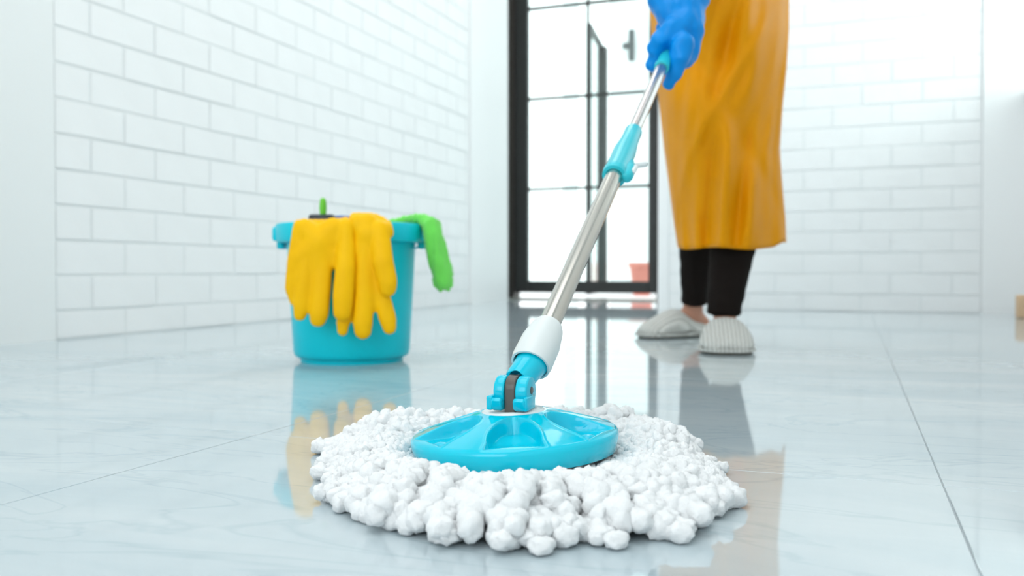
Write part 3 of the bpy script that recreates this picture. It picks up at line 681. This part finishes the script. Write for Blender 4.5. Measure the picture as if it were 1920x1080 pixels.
# slippers: lofted knitted uppers on dark soles
def slipper(base, ang, w, label):
    f_, s_ = R(math.sin(ang), -math.cos(ang), 0), R(math.cos(ang), math.sin(ang), 0)
    rz = math.atan2(f_.y, f_.x)
    sp = bpy.data.objects.new('slipper', None); C.objects.link(sp); sp.location = (base.x, base.y, 0); sp.rotation_euler = (0, 0, rz); sp.empty_display_size = 0.03
    M_ = per.location
    sp.parent = per; sp.matrix_parent_inverse = Matrix.Translation(per.location).inverted()
    st = [(-0.068, 0.020, 0.022), (-0.060, 0.032, 0.034), (-0.045, 0.038, 0.040), (-0.015, 0.040, 0.046), (0.010, 0.043, 0.060), (0.032, 0.048, 0.080), (0.062, 0.052, 0.074), (0.095, 0.052, 0.056), (0.120, 0.047, 0.044), (0.138, 0.036, 0.034), (0.150, 0.020, 0.022)]
    bm = bmesh.new(); rings = []; n = 24
    for x, hw, h in st:
        hw *= w; ring = []
        for i in range(n+1):
            a = math.pi*i/n; cy, sz_ = math.cos(a), math.sin(a)
            e1 = 0.82
            y = hw*math.copysign(abs(cy)**e1, cy); z = 0.010+(h-0.010)*abs(sz_)**0.85
            y *= 1+0.05*math.sin(math.pi*min(1, (z/h)))
            ridge = 0.0012*math.cos(i*math.pi)
            ring.append(bm.verts.new((x, y, z+ridge*sz_)))
        rings.append(ring)
    for a, b_ in zip(rings, rings[1:]):
        for i in range(n): bm.faces.new((a[i], b_[i], b_[i+1], a[i+1]))
    bm.faces.new(rings[0]); bm.faces.new(list(reversed(rings[-1])))
    for a, b_ in zip(rings, rings[1:]): bm.faces.new((a[-1], b_[-1], b_[0], a[0]))
    bmesh.ops.recalc_face_normals(bm, faces=bm.faces)
    o = from_bm('knit_upper', bm, M_knit, sp, True); ss = o.modifiers.new('s', 'SUBSURF'); ss.levels = ss.render_levels = 1
    for nm, z0, z1, gr, m in (('welt', 0.006, 0.0125, 0.0035, M_knit), ('sole', 0.0, 0.0065, -0.003, M_sole)):
        bm = bmesh.new(); pts = []
        for x, hw, h in st: pts.append((x, hw*w+gr))
        x0 = pts[0][0]; 
        outl = [(x, y) for x, y in pts]+[(x, -y) for x, y in reversed(pts)]
        lo = [bm.verts.new((x*(1.02 if gr > 0 else 0.97), y, z0)) for x, y in outl]; hi = [bm.verts.new((x*(1.02 if gr > 0 else 0.99), y, z1)) for x, y in outl]
        bm.faces.new(lo); bm.faces.new(list(reversed(hi)))
        for i in range(len(lo)): bm.faces.new((lo[i], lo[(i+1) % len(lo)], hi[(i+1) % len(lo)], hi[i]))
        bmesh.ops.recalc_face_normals(bm, faces=bm.faces); from_bm(nm, bm, m, sp)
    return sp
slipper(fF[0], angF, 1.10, '')
slipper(fB[0]+fB[1]*0.022, angB, 0.98, '')
# apron: wrapped sheet with folds
rows = [(-560, 1290, 1400, 2.02), (-400, 1262, 1440, 2.02), (-250, 1235, 1470, 2.06), (-120, 1222, 1478, 2.13), (0, 1216, 1476, 2.16), (60, 1220, 1476, 2.16), (130, 1228, 1472, 2.17), (200, 1236, 1465, 2.18), (280, 1245, 1460, 2.20), (360, 1256, 1466, 2.22), (420, 1264, 1471, 2.23), (466, 1271, 1473, 2.235)]
def row_at(v):
    for a, b_ in zip(rows, rows[1:]):
        if a[0] <= v <= b_[0]:
            t = (v-a[0])/(b_[0]-a[0]); t2 = t
            return [a[i]+(b_[i]-a[i])*t2 for i in range(4)]
NS, NV = 120, 110; bm = bmesh.new(); grid = []
for j in range(NV+1):
    v = -560+(466+560)*j/NV; line = []
    for i in range(NS+1):
        s = -1+2*i/NS; _, ul, ur, dc_ = row_at(v)
        low = sstep(-100, 460, v)
        ph = s*math.radians(104)
        bdep = 0.24-0.03*(1-low)
        un = (ul+ur)/2+(ur-ul)/2*math.sin(ph)
        d = dc_-bdep*math.cos(ph)+0.05*(-s)*low
        # folds
        w1 = math.sin(s*7.5+0.6*math.sin(v/160.0)+1.0)*0.019*low
        w2 = noise.noise(Vector((s*3.4, v/150.0, 1.7)))*0.040+noise.noise(Vector((s*7+v/140.0, v/170.0-s, 5.1)))*0.032
        dg_ = 0.012*math.exp(-((s*1.6+(v-180)/210.0)/0.10)**2)-0.012*math.exp(-((s*1.3-(v-240)/260.0-0.2)/0.12)**2)
        sh = math.cos(ph) if abs(ph) < math.pi/2 else 0
        edge = 0.35+0.65*max(0, sh)
        d += -(w1+w2+dg_)*edge
        vv = v-13*sstep(0.42, 0.75, s)*sstep(300, 466, v)+2.0*math.sin(s*9)*sstep(380, 466, v)
        line.append(bm.verts.new(P(un, vv, d)))
    grid.append(line)
for a, b_ in zip(grid, grid[1:]):
    for i in range(NS): bm.faces.new((a[i], a[i+1], b_[i+1], b_[i]))
bmesh.ops.recalc_face_normals(bm, faces=bm.faces)
o = from_bm('apron', bm, M_apron, None, True); so = o.modifiers.new('t', 'SOLIDIFY'); so.thickness = 0.0022; so.offset = 0
place(o, per)
bm = bmesh.new(); chain(bm, [(P(1285, -555, 2.06), 0.008), (neckp+R(-0.05, 0.0, 0.0), 0.008), (neckp+R(0, 0.06, 0.01), 0.008), (neckp+R(0.05, 0.0, 0.0), 0.008), (P(1405, -555, 2.06), 0.008)])
place(blob('neck_strap', bm, 0.004, M_apron, None, 2), per)
# blue gloves
def wr_(co, n):
    w = noise.noise(Vector((co.x*55, co.y*55, co.z*55)))*0.0034+noise.noise(co*24)*0.003
    return co+n*w
bm = bmesh.new()
g1 = lambda u, v, dd, r: (P(u, v, 1.43+dd), r)
# gauntlet over the forearm
chain(bm, [g1(1279, 56, 0.02, 0.034), g1(1278, 30, 0.03, 0.036), g1(1274, 0, 0.045, 0.046), g1(1272, -60, 0.075, 0.052)], ends=(1, 0), n=24)
chain(bm, [g1(1262, 40, 0.02, 0.024), g1(1245, 0, 0.035, 0.030), g1(1240, -50, 0.06, 0.030)])
# back of the hand and thumb mound (right of the pole)
chain(bm, [g1(1283, 55, 0.015, 0.030), g1(1283, 80, 0.020, 0.027), g1(1280, 105, 0.015, 0.023)])
chain(bm, [g1(1290, 60, 0.02, 0.022), g1(1291, 100, 0.018, 0.019)])
# thumb along the pole
chain(bm, [g1(1280, 85, -0.010, 0.020), g1(1273, 112, -0.012, 0.0165), g1(1263, 138, -0.008, 0.0130), g1(1255, 158, -0.004, 0.0110)])
# index finger wraps over the left
chain(bm, [g1(1262, 60, 0.00, 0.021), g1(1236, 78, -0.004, 0.0145), g1(1226, 96, 0.004, 0.0125), g1(1240, 108, 0.030, 0.0115), g1(1262, 104, 0.034, 0.0105)])
# middle
chain(bm, [g1(1258, 72, 0.012, 0.019), g1(1232, 98, 0.010, 0.0130), g1(1222, 122, 0.016, 0.0118), g1(1238, 132, 0.036, 0.0110), g1(1262, 124, 0.036, 0.010)])
# ring and little finger, behind
chain(bm, [g1(1275, 72, 0.030, 0.019), g1(1250, 90, 0.042, 0.0130), g1(1236, 80, 0.044, 0.012), g1(1248, 66, 0.044, 0.011)])
chain(bm, [g1(1278, 60, 0.036, 0.017), g1(1255, 66, 0.050, 0.0120), g1(1243, 56, 0.050, 0.011), g1(1252, 46, 0.046, 0.010)])
place(blob('rubber_glove', bm, 0.0024, M_bglove, None, 4, wr_), per)['label'] = 'blue rubber glove gripping the pole'
bm = bmesh.new()
pa = mop_to_room(on_pole(-125)); pb = mop_to_room(on_pole(-165)); ax = (pb-pa).normalized(); sd = R(1, 0, 0); nr = ax.cross(sd).normalized()
chain(bm, [(wr2+(elb2-wr2)*0.6, 0.044), (wr2, 0.030), (tg+sd*0.038, 0.026)], ends=(0, 1))
for k in range(4):
    c = tg+ax*(-0.030+0.020*k); rf = 0.0105
    chain(bm, [(c+sd*0.040, 0.013), (c+sd*0.016-nr*0.026, rf), (c-sd*0.018-nr*0.020, rf), (c-sd*0.024+nr*0.008, rf*0.95), (c-sd*0.004+nr*0.023, rf*0.9)])
chain(bm, [(tg+sd*0.040+ax*0.03, 0.016), (tg+sd*0.022+nr*0.024+ax*0.05, 0.012), (tg-sd*0.006+nr*0.022+ax*0.06, 0.010)])
place(blob('rubber_glove', bm, 0.0026, M_bglove, None, 4, wr_), per)['label'] = 'blue rubber glove at the top of the pole'
